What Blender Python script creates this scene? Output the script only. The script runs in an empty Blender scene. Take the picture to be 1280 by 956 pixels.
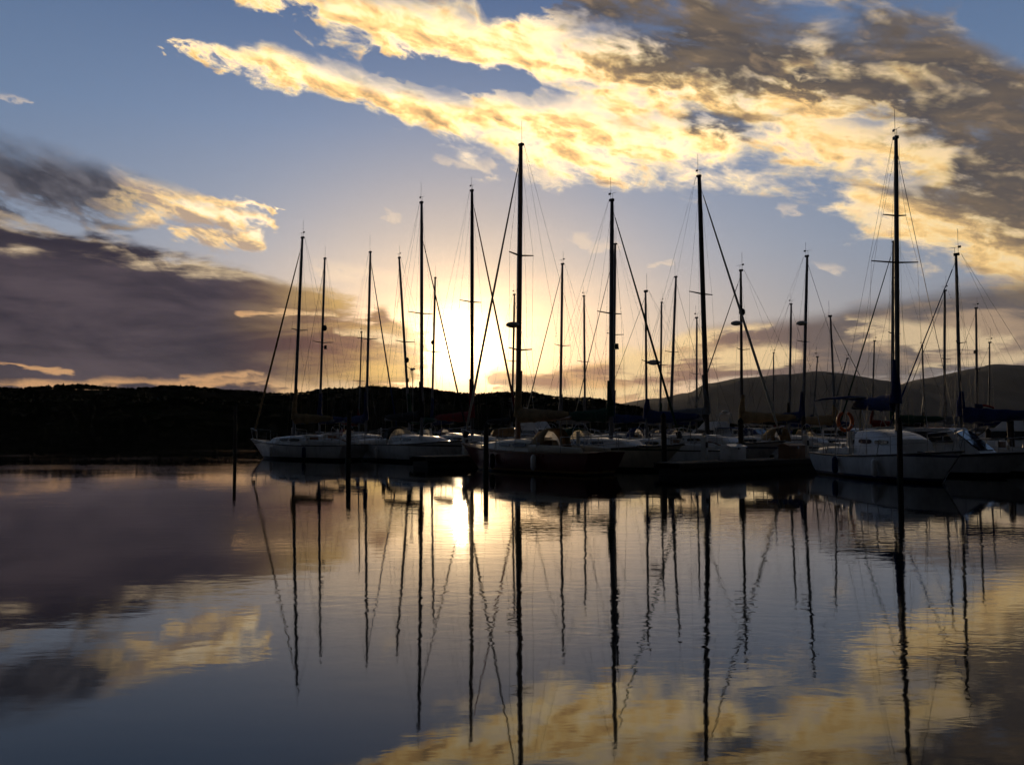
import bpy, bmesh, math, random
from mathutils import Vector, Matrix, noise as mnoise

# ------------------------------------------------------------------ camera, world, sun, exposure
R = math.radians
SC = bpy.context.scene
COL = SC.collection
FPX = 1108.0                    # focal length in photo pixels (photo is 1280 x 956)
EYE = 1.72                      # camera height over the water
PITCH = math.atan(57.0 / FPX)   # horizon sits 57 px under the picture's middle
CAMP = Vector((0, 0, EYE))
cam_data = bpy.data.cameras.new('camera')
cam = bpy.data.objects.new('camera', cam_data)
COL.objects.link(cam)
cam.location = CAMP
cam.rotation_euler = (math.pi / 2 + PITCH, 0, 0)
cam_data.sensor_width = 36.0
cam_data.lens = 36.0 * FPX / 1280.0
cam_data.clip_start = 0.1
cam_data.clip_end = 30000
SC.camera = cam


def ray(px, py):
    """world direction through a photo pixel"""
    x, y, z = (px - 640) / FPX, 1.0, -(py - 478) / FPX
    c, s = math.cos(PITCH), math.sin(PITCH)
    return Vector((x, y * c - z * s, y * s + z * c)).normalized()


SUN_DIR = ray(576, 430)
SUN_EL = math.asin(SUN_DIR.z)
SUN_AZ = math.atan2(SUN_DIR.x, SUN_DIR.y)

SC.view_settings.view_transform = 'Standard'
SC.view_settings.look = 'None'
SC.view_settings.exposure = 0.0
SC.view_settings.gamma = 1.0
SC.view_settings.use_curve_mapping = False
SC.cycles.use_denoising = True
SC.cycles.use_adaptive_sampling = True
SC.cycles.adaptive_threshold = 0.03
SC.cycles.adaptive_min_samples = 8
SC.cycles.max_bounces = 6
SC.cycles.sample_clamp_indirect = 6.0
SC.cycles.caustics_reflective = False
SC.cycles.caustics_refractive = False

sun_data = bpy.data.lights.new('sun', 'SUN')
sun_data.energy = 1.0
sun_data.angle = R(0.8)          # veiled by thin cloud
sun_data.color = (1.0, 0.72, 0.42)
sun = bpy.data.objects.new('sun', sun_data)
COL.objects.link(sun)
sun.rotation_euler = SUN_DIR.to_track_quat('Z', 'Y').to_euler()
sun.location = (0, 0, 60)

world = bpy.data.worlds.new('World')
SC.world = world
world.use_nodes = True
world.cycles.sampling_method = 'MANUAL'
world.cycles.sample_map_resolution = 512
WT = world.node_tree
WT.nodes.clear()


class NG:
    """small helper to write node maths as python"""
    def __init__(s, tree):
        s.t = tree

    def n(s, kind, **kw):
        nd = s.t.nodes.new(kind)
        for k, v in kw.items():
            setattr(nd, k, v)
        return nd

    def put(s, sock, v):
        if hasattr(v, 'links') or isinstance(v, bpy.types.NodeSocket):
            s.t.links.new(v, sock)
        else:
            sock.default_value = v

    def m(s, op, a, b=None, c=None, clamp=False):
        nd = s.n('ShaderNodeMath', operation=op, use_clamp=clamp)
        s.put(nd.inputs[0], a)
        if b is not None: s.put(nd.inputs[1], b)
        if c is not None: s.put(nd.inputs[2], c)
        return nd.outputs[0]

    def v(s, op, a, b=None, scale=None):
        nd = s.n('ShaderNodeVectorMath', operation=op)
        s.put(nd.inputs[0], a)
        if b is not None: s.put(nd.inputs[1], b)
        if scale is not None: s.put(nd.inputs['Scale'], scale)
        return nd.outputs['Value'] if op in ('DOT_PRODUCT', 'LENGTH', 'DISTANCE') else nd.outputs[0]

    def xyz(s, x, y, z=0.0):
        nd = s.n('ShaderNodeCombineXYZ')
        s.put(nd.inputs[0], x); s.put(nd.inputs[1], y); s.put(nd.inputs[2], z)
        return nd.outputs[0]

    def sep(s, v):
        nd = s.n('ShaderNodeSeparateXYZ')
        s.put(nd.inputs[0], v)
        return nd.outputs

    def step(s, x, lo, hi, a=0.0, b=1.0):
        nd = s.n('ShaderNodeMapRange', interpolation_type='SMOOTHSTEP')
        s.put(nd.inputs['Value'], x)
        s.put(nd.inputs['From Min'], lo); s.put(nd.inputs['From Max'], hi)
        s.put(nd.inputs['To Min'], a); s.put(nd.inputs['To Max'], b)
        return nd.outputs[0]

    def mix(s, f, a, b, blend='MIX'):
        nd = s.n('ShaderNodeMix', data_type='RGBA', blend_type=blend, clamp_factor=True)
        s.put(nd.inputs[0], f); s.put(nd.inputs[6], a); s.put(nd.inputs[7], b)
        return nd.outputs[2]

    def noise(s, vec, scale, detail=4.0, rough=0.5, lac=2.0, dist=0.0):
        nd = s.n('ShaderNodeTexNoise', noise_dimensions='3D')
        s.put(nd.inputs['Vector'], vec)
        for k, v in (('Scale', scale), ('Detail', detail), ('Roughness', rough), ('Lacunarity', lac), ('Distortion', dist)):
            nd.inputs[k].default_value = v
        return nd.outputs[0]

    def ramp(s, f, stops):
        nd = s.n('ShaderNodeValToRGB')
        el = nd.color_ramp.elements
        while len(el) < len(stops): el.new(0.5)
        for e, (p, c) in zip(el, stops):
            e.position = p; e.color = (c[0], c[1], c[2], 1)
        s.put(nd.inputs[0], f)
        return nd.outputs[0]


def lin(r, g, b):
    """sRGB 0-255 to linear"""
    f = lambda c: c / 12.92 if c <= 0.04045 else ((c + 0.055) / 1.055) ** 2.4
    return (f(r / 255), f(g / 255), f(b / 255), 1.0)


def sky_uv(px, py):
    """angular sky coordinates (in photo-pixel sized units) of a direction"""
    d = ray(px, py)
    return (math.atan2(d.x, d.y) * FPX, math.asin(d.z) * FPX, 0.0)


def build_sky():
    g = NG(WT)
    D = g.n('ShaderNodeTexCoord').outputs['Generated']
    dx, dy, dz = g.sep(D)
    U = g.m('MULTIPLY', g.m('ARCTAN2', dx, dy), FPX)
    # mirror the lower half, so that nothing under the horizon is a void
    V = g.m('MULTIPLY', g.m('ARCSINE', g.m('ABSOLUTE', dz)), FPX)
    P = g.xyz(U, V)
    # clear sky
    sky = g.n('ShaderNodeTexSky', sky_type='NISHITA', sun_disc=False)
    sky.sun_elevation = SUN_EL
    sky.sun_rotation = SUN_AZ
    sky.altitude = 0; sky.air_density = 1.0; sky.dust_density = 1.2; sky.ozone_density = 1.6
    nish = g.mix(1.0, sky.outputs[0], (0.09, 0.09, 0.09, 1), 'MULTIPLY')
    S0 = sky_uv(575, 431)
    sd = g.v('DISTANCE', P, S0)                       # angle from the sun
    # broad light near the sun, and the sky turning blue higher up
    hgt = g.m('DIVIDE', V, 520.0, clamp=True)
    clear = g.ramp(hgt, [(0.0, lin(196, 176, 160)), (0.20, lin(172, 164, 166)), (0.42, lin(148, 158, 180)),
                         (0.70, lin(110, 136, 176)), (1.0, lin(68, 100, 148))])
    side = g.step(g.m('ABSOLUTE', g.m('SUBTRACT', U, S0[0])), 150.0, 620.0)
    clear = g.mix(g.m('MULTIPLY', side, 0.45), clear, lin(98, 120, 152))
    base = g.mix(0.18, clear, nish)
    gl1 = g.m('POWER', g.step(sd, 400.0, 0.0), 1.7)
    base = g.mix(g.m('MULTIPLY', gl1, 0.38), base, (0.95, 0.66, 0.36, 1))
    # ---- noise fields
    tilt = R(-14)
    ca, sa = math.cos(tilt), math.sin(tilt)
    RU = g.m('ADD', g.m('MULTIPLY', U, ca), g.m('MULTIPLY', V, sa))
    RV = g.m('SUBTRACT', g.m('MULTIPLY', V, ca), g.m('MULTIPLY', U, sa))
    Q = g.xyz(g.m('MULTIPLY', RU, 0.0062), g.m('MULTIPLY', RV, 0.019), 3.7)      # streaky
    QF = g.xyz(g.m('MULTIPLY', RU, 0.0050), g.m('MULTIPLY', V, 0.026), 9.1)      # flat banks
    QP = g.xyz(g.m('MULTIPLY', RU, 0.019), g.m('MULTIPLY', RV, 0.042), 5.5)      # puffs
    QS = g.xyz(g.m('MULTIPLY', g.m('SUBTRACT', RU, 5.0), 0.019), g.m('MULTIPLY', g.m('SUBTRACT', RV, 8.0), 0.042), 5.5)
    cen = lambda n_: g.m('SUBTRACT', n_, 0.5)
    nA = cen(g.noise(Q, 1.0, 6.0, 0.57, 2.15, 0.5))
    nB = cen(g.noise(QP, 1.0, 5.0, 0.58, 2.15, 0.25))
    nS = cen(g.noise(QS, 1.0, 3.0, 0.58, 2.15, 0.25))
    nF = cen(g.noise(QF, 1.0, 6.0, 0.60, 2.15, 0.3))
    nC = cen(g.noise(g.v('ADD', Q, (17.3, 4.1, 2.2)), 1.15, 4.0, 0.52, 2.1, 0.6))
    relief = g.m('SUBTRACT', nB, nS)                  # puffs thicker here than a little nearer the sun
    PW = g.v('ADD', P, g.xyz(g.m('MULTIPLY', nA, 110.0), g.m('MULTIPLY', nB, 60.0)))
    last = [None]

    def capsule(P_, a, b, ra, rb):
        """1 on the spine from a to b (photo pixels), 0 at the radius, negative outside"""
        A, B = Vector(sky_uv(*a)), Vector(sky_uv(*b))
        BA = B - A
        # the tiny z term only makes the shader compiler take the shapes one after another
        off = tuple(A) if last[0] is None else g.xyz(A.x, A.y, g.m('MULTIPLY', last[0], 1e-5))
        pa = g.v('SUBTRACT', P_, off)
        L2 = max(BA.dot(BA), 1e-3)
        h = g.m('MULTIPLY', g.v('DOT_PRODUCT', pa, tuple(BA)), 1 / L2, clamp=True)
        d = g.v('LENGTH', g.v('SUBTRACT', pa, g.v('SCALE', tuple(BA), scale=h)))
        r = g.m('MULTIPLY_ADD', h, rb - ra, float(ra))
        return g.m('SUBTRACT', 1.0, g.m('DIVIDE', d, r))

    def field(P_, caps):
        f = None
        for (a, b, ra, rb) in caps:
            c = capsule(P_, a, b, ra, rb)
            f = c if f is None else g.m('SMOOTH_MAX', f, c, 0.25)
            last[0] = f
        return f

    out = base
    mad = lambda n_, k_, c_: g.m('MULTIPLY_ADD', n_, k_, c_)
    # ---- upper cloud deck: thin bright rims, grey thick middle
    deck = field(PW, [((290, -14), (420, 22), 8, 18), ((420, 22), (650, 70), 30, 52), ((205, 50), (340, 82), 5, 13), ((345, 84), (600, 155), 20, 26),
                      ((600, 140), (800, 172), 52, 56), ((640, 60), (880, 120), 80, 90), ((800, 165), (905, 180), 50, 36),
                      ((880, 60), (1130, 130), 110, 90), ((1190, 160), (1420, 190), 84, 110), ((990, 165), (1180, 205), 36, 34), ((1120, 110), (1400, 200), 90, 130),
                      ((1080, 255), (1290, 300), 30, 66), ((1170, 290), (1330, 350), 28, 40), ((1250, 250), (1500, 330), 60, 90),
                      ((700, -60), (1150, -60), 100, 60)])
    gap = field(PW, [((1230, 10), (1300, 44), 30, 40), ((470, 72), (640, 108), 16, 20), ((620, 6), (700, 2), 26, 10)])
    dens = mad(nA, 2.4, deck)
    dens = mad(nB, 1.6, dens)
    dens = g.m('SUBTRACT', dens, g.m('MULTIPLY', g.m('MAXIMUM', gap, 0.0), 1.6))
    alpha = g.step(dens, -0.32, 0.80)
    dark = field(PW, [((720, 0), (960, 50), 66, 90), ((820, 45), (960, 85), 50, 56), ((1050, 60), (1120, 120), 50, 50), ((1180, 140), (1420, 220), 110, 190), ((1060, 20), (1160, 60), 50, 60), ((1150, 50), (1270, 115), 50, 50), ((855, 150), (925, 160), 22, 20),
                      ((1000, 92), (1170, 150), 30, 34), ((1200, 200), (1400, 300), 36, 70)])
    dk = mad(nC, 2.8, g.m('MULTIPLY', g.m('MAXIMUM', dark, -0.5), 1.1))
    sunlit = field(PW, [((620, 110), (800, 172), 46, 46), ((780, 150), (950, 192), 50, 34), ((1000, 188), (1180, 204), 26, 22), ((1080, 262), (1300, 340), 34, 46), ((400, 20), (660, 95), 40, 46), ((960, 120), (1110, 140), 26, 16)])
    dk = g.m('SUBTRACT', dk, g.m('MULTIPLY', g.m('MAXIMUM', sunlit, 0.0), 0.60))
    dk = mad(relief, 1.3, dk)
    li = mad(dens, 0.42, mad(nC, 1.5, mad(relief, 1.9, 0.04)))
    lite = g.ramp(li, [(0.0, (1.0, 0.86, 0.64)), (0.22, (1.0, 0.86, 0.55)), (0.48, (0.93, 0.68, 0.32)), (0.72, (0.66, 0.45, 0.22)), (1.0, (0.36, 0.26, 0.16))])
    lite = g.mix(1.0, lite, (1.55, 1.38, 1.15, 1), 'MULTIPLY')      # backlit rims brighter than the film can hold
    farsun = g.step(sd, 280.0, 640.0)
    lite = g.mix(g.m('MULTIPLY', farsun, 0.62), lite, (0.58, 0.40, 0.19, 1))
    grey = g.mix(g.step(nC, -0.15, 0.2), lin(84, 80, 82), lin(120, 105, 90))
    grey = g.mix(g.m('MULTIPLY', g.step(relief, 0.02, 0.26), 0.45), grey, lin(176, 148, 116))
    cdeck = g.mix(g.step(dk, -0.22, 0.74), lite, grey)
    out = g.mix(alpha, out, cdeck)
    # ---- small puffs in the clear sky
    puff = field(PW, [((722, 297), (738, 297), 10, 10), ((748, 306), (772, 304), 9, 9), ((820, 331), (850, 328), 7, 7),
                      ((470, 263), (490, 266), 8, 6), ((975, 262), (995, 262), 12, 10), ((1025, 336), (1048, 336), 10, 10),
                      ((-20, 122), (36, 126), 10, 6), ((445, 130), (465, 140), 8, 6),
                      ((1062, 255), (1110, 270), 14, 14), ((540, 196), (700, 214), 8, 10), ((405, 335), (520, 350), 15, 13)])
    pa_ = g.step(mad(nB, 3.6, mad(nA, 1.6, puff)), 0.05, 1.1)
    out = g.mix(g.m('MULTIPLY', pa_, 0.5), out, (0.86, 0.68, 0.50, 1))
    # ---- left band: slate at the left, lit towards the sun
    band = field(PW, [((-80, 205), (60, 232), 48, 38), ((60, 232), (240, 262), 38, 22), ((225, 262), (350, 284), 24, 7), ((250, 252), (352, 264), 10, 4),
                      ((230, 292), (330, 300), 12, 10)])
    bd = mad(nA, 1.8, mad(nB, 1.9, band))
    ba = g.step(bd, -0.22, 0.72)
    t = g.step(g.m('ADD', U, mad(nB, 300.0, g.m('MULTIPLY', nC, 300.0))), sky_uv(130, 250)[0], sky_uv(250, 250)[0])
    bcol = g.mix(t, g.mix(g.step(mad(relief, 0.6, nC), -0.14, 0.16), lin(66, 67, 78), lin(104, 102, 110)),
                 g.ramp(mad(nC, 1.6, mad(nB, 1.2, mad(relief, 2.4, 0.45))), [(0.15, (1.0, 0.82, 0.56)), (0.5, (0.88, 0.62, 0.30)), (0.9, (0.38, 0.29, 0.23))]))
    bcol = g.mix(g.m('MULTIPLY', t, 0.22), bcol, g.mix(1.0, bcol, (2.2, 2.0, 1.7, 1), 'MULTIPLY'))
    out = g.mix(ba, out, bcol)
    # ---- the halo round the sun; the low cloud banks below lie in front of it
    fl = mad(nF, 60.0, g.v('DISTANCE', g.v('MULTIPLY', P, (0.72, 1.5, 1.0)), ((S0[0] + 14) * 0.72, S0[1] * 1.5, 0.0)))
    e1 = g.m('EXPONENT', g.m('DIVIDE', g.m('MAXIMUM', fl, 0.0), -58.0))
    out = g.mix(e1, out, (3.2, 1.85, 0.72, 1), 'ADD')
    # ---- low bank at the left with a lit upper edge
    PB = g.v('ADD', P, g.xyz(g.m('MULTIPLY', nA, 60.0), g.m('MULTIPLY', nF, 70.0)))
    bank = field(PB, [((-200, 400), (110, 420), 128, 112), ((110, 420), (330, 430), 112, 84), ((330, 430), (490, 448), 84, 50), ((-300, 330), (-80, 350), 90, 80), ((470, 400), (520, 440), 20, 20)])
    near = g.step(sd, 310.0, 60.0)
    bk = g.m('ADD', mad(nA, 0.5, mad(nB, 0.25, bank)), g.m('MULTIPLY', near, g.m('MULTIPLY', nF, 4.5)))
    al2 = g.step(bk, -0.05, g.m('MULTIPLY_ADD', near, 0.35, 0.12))
    rim = g.m('MULTIPLY', g.step(bk, 0.26, 0.06), g.step(mad(nF, 0.7, nC), -0.12, 0.10))
    rim = g.m('MULTIPLY', rim, g.step(V, sky_uv(300, 390)[1], sky_uv(300, 330)[1]))
    bcol = g.mix(g.step(mad(nC, 0.5, nF), -0.2, 0.24), lin(50, 46, 58), lin(84, 74, 82))
    bcol = g.mix(g.m('MULTIPLY', near, 0.95), bcol, g.mix(g.step(nF, -0.15, 0.15), lin(146, 102, 84), lin(255, 205, 120)))
    bcol = g.mix(g.m('MULTIPLY', rim, 0.9), bcol, (0.88, 0.66, 0.40, 1))
    out = g.mix(al2, out, bcol)
    # ---- low strata at the right
    strat = field(PB, [((700, 480), (900, 460), 22, 36), ((880, 452), (1100, 435), 40, 48), ((1080, 430), (1400, 405), 48, 62), ((630, 474), (780, 474), 12, 16)])
    st = g.m('ADD', mad(nF, 2.0, strat), 0.16)
    al3 = g.step(st, -0.05, 0.45)
    east = g.step(U, sky_uv(700, 450)[0], sky_uv(1120, 450)[0])
    scol = g.mix(east, lin(160, 116, 94), lin(92, 84, 84))
    scol = g.mix(g.step(mad(nC, 0.7, nF), -0.05, 0.18), scol, g.mix(east, lin(240, 190, 126), lin(168, 142, 116)))
    out = g.mix(g.m('MULTIPLY', al3, 0.92), out, scol)
    streak = field(PB, [((790, 455), (980, 440), 24, 24), ((850, 424), (960, 412), 14, 14), ((1060, 402), (1200, 414), 12, 12), ((1150, 430), (1260, 420), 9, 9),
                        ((1150, 462), (1290, 440), 10, 10), ((640, 487), (860, 487), 10, 12)])
    sa_ = g.step(mad(nF, 5.0, mad(nB, 1.5, streak)), 0.10, 1.0)
    scl = g.mix(g.step(U, sky_uv(800, 450)[0], sky_uv(1200, 450)[0]), (0.98, 0.70, 0.36, 1), (0.66, 0.50, 0.31, 1))
    out = g.mix(g.m('MULTIPLY', sa_, 0.9), out, scl)
    # ---- bright slots over the left ridge
    slot = field(PB, [((-60, 484), (130, 482), 9, 10), ((120, 480), (440, 482), 11, 14), ((-40, 455), (90, 456), 5, 4), ((220, 472), (330, 474), 8, 7), ((300, 385), (420, 395), 5, 5), ((420, 420), (520, 425), 10, 14)])
    sl = g.step(mad(nF, 4.5, mad(nB, 2.0, slot)), 0.0, 1.0)
    out = g.mix(g.m('MULTIPLY', sl, 0.85), out, g.mix(near, (0.70, 0.38, 0.17, 1), (1.0, 0.74, 0.42, 1)))
    # ---- the burnt-out sun itself, through its thin veil
    fc = mad(nF, 50.0, g.v('DISTANCE', g.v('MULTIPLY', P, (0.85, 1.0, 1.0)), (S0[0] * 0.85, S0[1], 0.0)))
    e2 = g.m('EXPONENT', g.m('DIVIDE', g.m('MAXIMUM', fc, 0.0), -20.0))
    out = g.mix(e2, out, (8.0, 6.0, 3.4, 1), 'ADD')
    # ---- unseen sky behind the camera and overhead, darkened to keep the hulls dark
    back = g.step(dy, 0.55, -0.15)
    up = g.step(dz, 0.45, 0.80)
    out = g.mix(g.m('MAXIMUM', back, up), out, (0.017, 0.019, 0.023, 1))
    bg = g.n('ShaderNodeBackground')
    g.put(bg.inputs['Color'], out)
    bg.inputs['Strength'].default_value = 1.0
    o = g.n('ShaderNodeOutputWorld')
    WT.links.new(bg.outputs[0], o.inputs[0])


build_sky()

# ------------------------------------------------------------------ materials
def material(name, col, rough=0.6, metal=0.0, spec=0.5, vary=0.25, scale=3.0, stretch=(1, 1, 1), bump=0.0, bscale=20.0, coat=0.0):
    """a real surface: base colour broken up by noise, with dirt and a little bump"""
    mt = bpy.data.materials.new(name)
    mt.use_nodes = True
    g = NG(mt.node_tree)
    b = mt.node_tree.nodes['Principled BSDF']
    tc = g.n('ShaderNodeTexCoord').outputs['Object']
    vec = g.v('MULTIPLY', tc, stretch)
    nz = g.noise(vec, scale, 5.0, 0.62)
    d = tuple(c * (1 - vary) for c in col[:3]) + (1,)
    l = tuple(min(1, c * (1 + vary * 0.5)) for c in col[:3]) + (1,)
    g.put(b.inputs['Base Color'], g.mix(g.step(nz, 0.3, 0.7), d, l))
    g.put(b.inputs['Roughness'], g.step(nz, 0.25, 0.75, max(0.02, rough - 0.12), min(1, rough + 0.12)))
    b.inputs['Metallic'].default_value = metal
    b.inputs['Specular IOR Level'].default_value = spec
    b.inputs['Coat Weight'].default_value = coat
    if bump:
        bp = g.n('ShaderNodeBump')
        bp.inputs['Strength'].default_value = bump
        bp.inputs['Distance'].default_value = 0.01
        g.put(bp.inputs['Height'], g.noise(vec, bscale, 4.0, 0.6))
        mt.node_tree.links.new(bp.outputs[0], b.inputs['Normal'])
    return mt


def hull_material(name, top, stripe, bottom, zs, zb=0.06):
    """gelcoat topsides with a cove stripe and a boot top; the bands follow the height over the water"""
    mt = bpy.data.materials.new(name)
    mt.use_nodes = True
    g = NG(mt.node_tree)
    b = mt.node_tree.nodes['Principled BSDF']
    tc = g.n('ShaderNodeTexCoord').outputs['Object']
    z = g.sep(tc)[2]
    nz = g.noise(g.v('MULTIPLY', tc, (1.2, 1.2, 0.5)), 2.6, 5.0, 0.65)
    t = g.mix(g.step(nz, 0.35, 0.72), top, tuple(c * 0.72 for c in top[:3]) + (1,))
    lo = g.step(z, zs - 0.035, zs - 0.030)
    hi = g.step(z, zs + 0.030, zs + 0.035)
    t = g.mix(g.m('SUBTRACT', lo, hi), t, stripe)
    t = g.mix(g.step(z, zb + 0.085, zb + 0.08), t, stripe)
    t = g.mix(g.step(z, zb + 0.005, zb), t, bottom)
    g.put(b.inputs['Base Color'], t)
    g.put(b.inputs['Roughness'], g.step(nz, 0.2, 0.8, 0.22, 0.45))
    return mt


M = {}
WHITE = lin(205, 205, 205)
CREAM = lin(196, 190, 174)
HULLS = {
    'white blue': hull_material('hull_white_blue', WHITE, lin(30, 44, 90), lin(40, 24, 24), 0.86),
    'white red': hull_material('hull_white_red', WHITE, lin(110, 26, 26), lin(26, 34, 60), 0.86),
    'white green': hull_material('hull_white_green', CREAM, lin(24, 66, 50), lin(34, 34, 38), 0.86),
    'white black': hull_material('hull_white_black', WHITE, lin(24, 24, 28), lin(30, 34, 46), 0.86),
    'dark red': hull_material('hull_dark_red', lin(92, 34, 28), lin(150, 120, 80), lin(40, 24, 20), 0.92),
    'navy': hull_material('hull_navy', lin(30, 40, 74), lin(190, 190, 186), lin(70, 26, 24), 0.86),
}
M['gel'] = material('gelcoat', WHITE, 0.35, vary=0.14, scale=2.5)
M['cream'] = material('cream_gelcoat', CREAM, 0.4, vary=0.14, scale=2.5)
M['deck'] = material('nonskid_deck', lin(176, 176, 170), 0.75, vary=0.2, scale=4, bump=0.3, bscale=90)
M['teak'] = material('teak', lin(122, 88, 58), 0.7, vary=0.35, scale=5, stretch=(1, 9, 1), bump=0.3, bscale=14)
M['alu'] = material('mast_aluminium', lin(104, 104, 108), 0.55, metal=0.3, vary=0.2, scale=3)
M['alu_dark'] = material('dark_anodised_aluminium', lin(62, 58, 56), 0.5, metal=0.4, vary=0.2, scale=3)
M['spruce'] = material('varnished_spruce', lin(120, 80, 44), 0.35, vary=0.3, scale=4, stretch=(6, 6, 1), coat=0.5)
M['steel'] = material('stainless_steel', lin(150, 150, 152), 0.35, metal=0.9, vary=0.1, scale=8)
M['wire'] = material('rigging_wire', lin(70, 70, 72), 0.55, metal=0.3, vary=0.2, scale=6)
M['rope'] = material('rope', lin(140, 132, 112), 0.9, vary=0.3, scale=30, bump=0.4, bscale=60)
for nm, c in (('blue', lin(32, 46, 92)), ('green', lin(26, 62, 48)), ('tan', lin(140, 118, 86)), ('grey', lin(110, 112, 116)), ('red', lin(112, 34, 34)), ('black', lin(32, 32, 34))):
    M['canvas_' + nm] = material(nm + '_canvas', c, 0.9, spec=0.2, vary=0.3, scale=4, bump=0.5, bscale=16)
M['sail'] = material('furled_sailcloth', lin(176, 172, 160), 0.85, spec=0.2, vary=0.25, scale=3, stretch=(4, 4, 1), bump=0.4, bscale=10)
M['black'] = material('black_rubber', lin(30, 30, 32), 0.6, vary=0.3)
M['orange'] = material('orange_vinyl', lin(214, 108, 44), 0.5, vary=0.2)
M['radome'] = material('radome_plastic', lin(190, 190, 186), 0.45, vary=0.12)
M['pile'] = material('creosoted_pile', lin(58, 48, 40), 0.85, vary=0.5, scale=3, stretch=(5, 5, .6), bump=0.8, bscale=10)
M['plank'] = material('weathered_planks', lin(112, 104, 94), 0.85, vary=0.4, scale=2.2, stretch=(1, 8, 1), bump=0.6, bscale=9)
M['float'] = material('dock_float', lin(60, 58, 56), 0.85, vary=0.4, scale=3, bump=0.5, bscale=12)
M['weed'] = material('wet_weed', lin(34, 38, 24), 0.6, vary=0.5, scale=9, bump=0.8, bscale=18)
M['flag_red'] = material('flag_red', lin(150, 34, 40), 0.8, vary=0.2)
M['flag_white'] = material('flag_white', lin(210, 206, 198), 0.8, vary=0.15)
M['flag_blue'] = material('flag_blue', lin(36, 44, 92), 0.8, vary=0.2)


def glass_mat(name, tint, trans):
    mt = bpy.data.materials.new(name)
    mt.use_nodes = True
    t = mt.node_tree
    b = t.nodes['Principled BSDF']
    b.inputs['Base Color'].default_value = tint
    b.inputs['Roughness'].default_value = 0.06
    g = NG(t)
    nz = g.noise(g.n('ShaderNodeTexCoord').outputs['Object'], 3.0, 3.0)
    g.put(b.inputs['Roughness'], g.step(nz, 0.3, 0.7, 0.04, 0.14))
    if trans:
        tr = g.n('ShaderNodeBsdfTranslucent'); tr.inputs[0].default_value = (0.92, 0.88, 0.80, 1)
        tp = g.n('ShaderNodeBsdfTransparent'); tp.inputs[0].default_value = (0.9, 0.88, 0.84, 1)
        m1 = g.n('ShaderNodeMixShader'); m1.inputs[0].default_value = 0.35
        t.links.new(tr.outputs[0], m1.inputs[1]); t.links.new(tp.outputs[0], m1.inputs[2])
        m2 = g.n('ShaderNodeMixShader'); m2.inputs[0].default_value = trans
        t.links.new(b.outputs[0], m2.inputs[1]); t.links.new(m1.outputs[0], m2.inputs[2])
        o = next(n for n in t.nodes if n.type == 'OUTPUT_MATERIAL')
        t.links.new(m2.outputs[0], o.inputs[0])
    return mt


M['glass'] = glass_mat('tinted_glass', (0.012, 0.013, 0.016, 1), 0)
M['vinyl'] = glass_mat('clear_vinyl', (0.3, 0.28, 0.24, 1), 0.93)


# ------------------------------------------------------------------ mesh helpers
class MB:
    """collects shapes for ONE mesh"""
    def __init__(s):
        s.v, s.f = [], []

    def quadstrip(s, rings, close=True, caps=True):
        n = len(rings[0]); o = len(s.v)
        for r in rings: s.v += [tuple(p) for p in r]
        for i in range(len(rings) - 1):
            for j in range(n if close else n - 1):
                k = (j + 1) % n
                s.f.append((o + i * n + j, o + i * n + k, o + (i + 1) * n + k, o + (i + 1) * n + j))
        if caps and close:
            s.f.append(tuple(o + j for j in reversed(range(n))))
            s.f.append(tuple(o + (len(rings) - 1) * n + j for j in range(n)))
        return s

    def tube(s, pts, rad, n=8, squash=None):
        pts = [Vector(p) for p in pts]
        if not isinstance(rad, (list, tuple)): rad = [rad] * len(pts)
        rings = []
        prev = None
        for i, p in enumerate(pts):
            t = (pts[min(i + 1, len(pts) - 1)] - pts[max(i - 1, 0)]).normalized()
            up = Vector((0, 0, 1)) if abs(t.z) < 0.9 else Vector((1, 0, 0))
            if prev is not None and prev.cross(t).length > 1e-3:
                a = (prev - t * prev.dot(t)).normalized()
            else:
                a = (up - t * up.dot(t)).normalized()
            prev = a
            b = t.cross(a)
            sq = squash or (1, 1)
            rings.append([p + (a * math.cos(2 * math.pi * k / n) * sq[0] + b * math.sin(2 * math.pi * k / n) * sq[1]) * rad[i] for k in range(n)])
        return s.quadstrip(rings)

    def box(s, x0, x1, y0, y1, z0, z1, bev=0.0):
        bm = bmesh.new()
        bmesh.ops.create_cube(bm, size=1)
        for v in bm.verts:
            v.co = Vector(((x0 + x1) / 2 + v.co.x * (x1 - x0), (y0 + y1) / 2 + v.co.y * (y1 - y0), (z0 + z1) / 2 + v.co.z * (z1 - z0)))
        if bev:
            bmesh.ops.bevel(bm, geom=bm.edges[:], offset=bev, segments=2, affect='EDGES', profile=0.6)
        return s.addbm(bm)

    def addbm(s, bm):
        o = len(s.v)
        bm.verts.index_update()
        s.v += [tuple(v.co) for v in bm.verts]
        s.f += [tuple(o + v.index for v in f.verts) for f in bm.faces]
        bm.free()
        return s

    def ball(s, c, rx, ry, rz, seg=14, ring=9):
        bm = bmesh.new()
        bmesh.ops.create_uvsphere(bm, u_segments=seg, v_segments=ring, radius=1)
        for v in bm.verts: v.co = Vector((c[0] + v.co.x * rx, c[1] + v.co.y * ry, c[2] + v.co.z * rz))
        return s.addbm(bm)

    def build(s, name, mat, parent=None, smooth=True):
        me = bpy.data.meshes.new(name)
        me.from_pydata(s.v, [], s.f)
        me.update()
        if smooth:
            me.polygons.foreach_set('use_smooth', [True] * len(me.polygons))
            me.set_sharp_from_angle(angle=R(38))
        me.materials.append(mat)
        o = bpy.data.objects.new(name, me)
        COL.objects.link(o)
        if parent: o.parent = parent
        return o


def tag(o, label=None, cat=None, group=None, kind=None):
    for k, v in (('label', label), ('category', cat), ('group', group), ('kind', kind)):
        if v: o[k] = v
    return o


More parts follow.
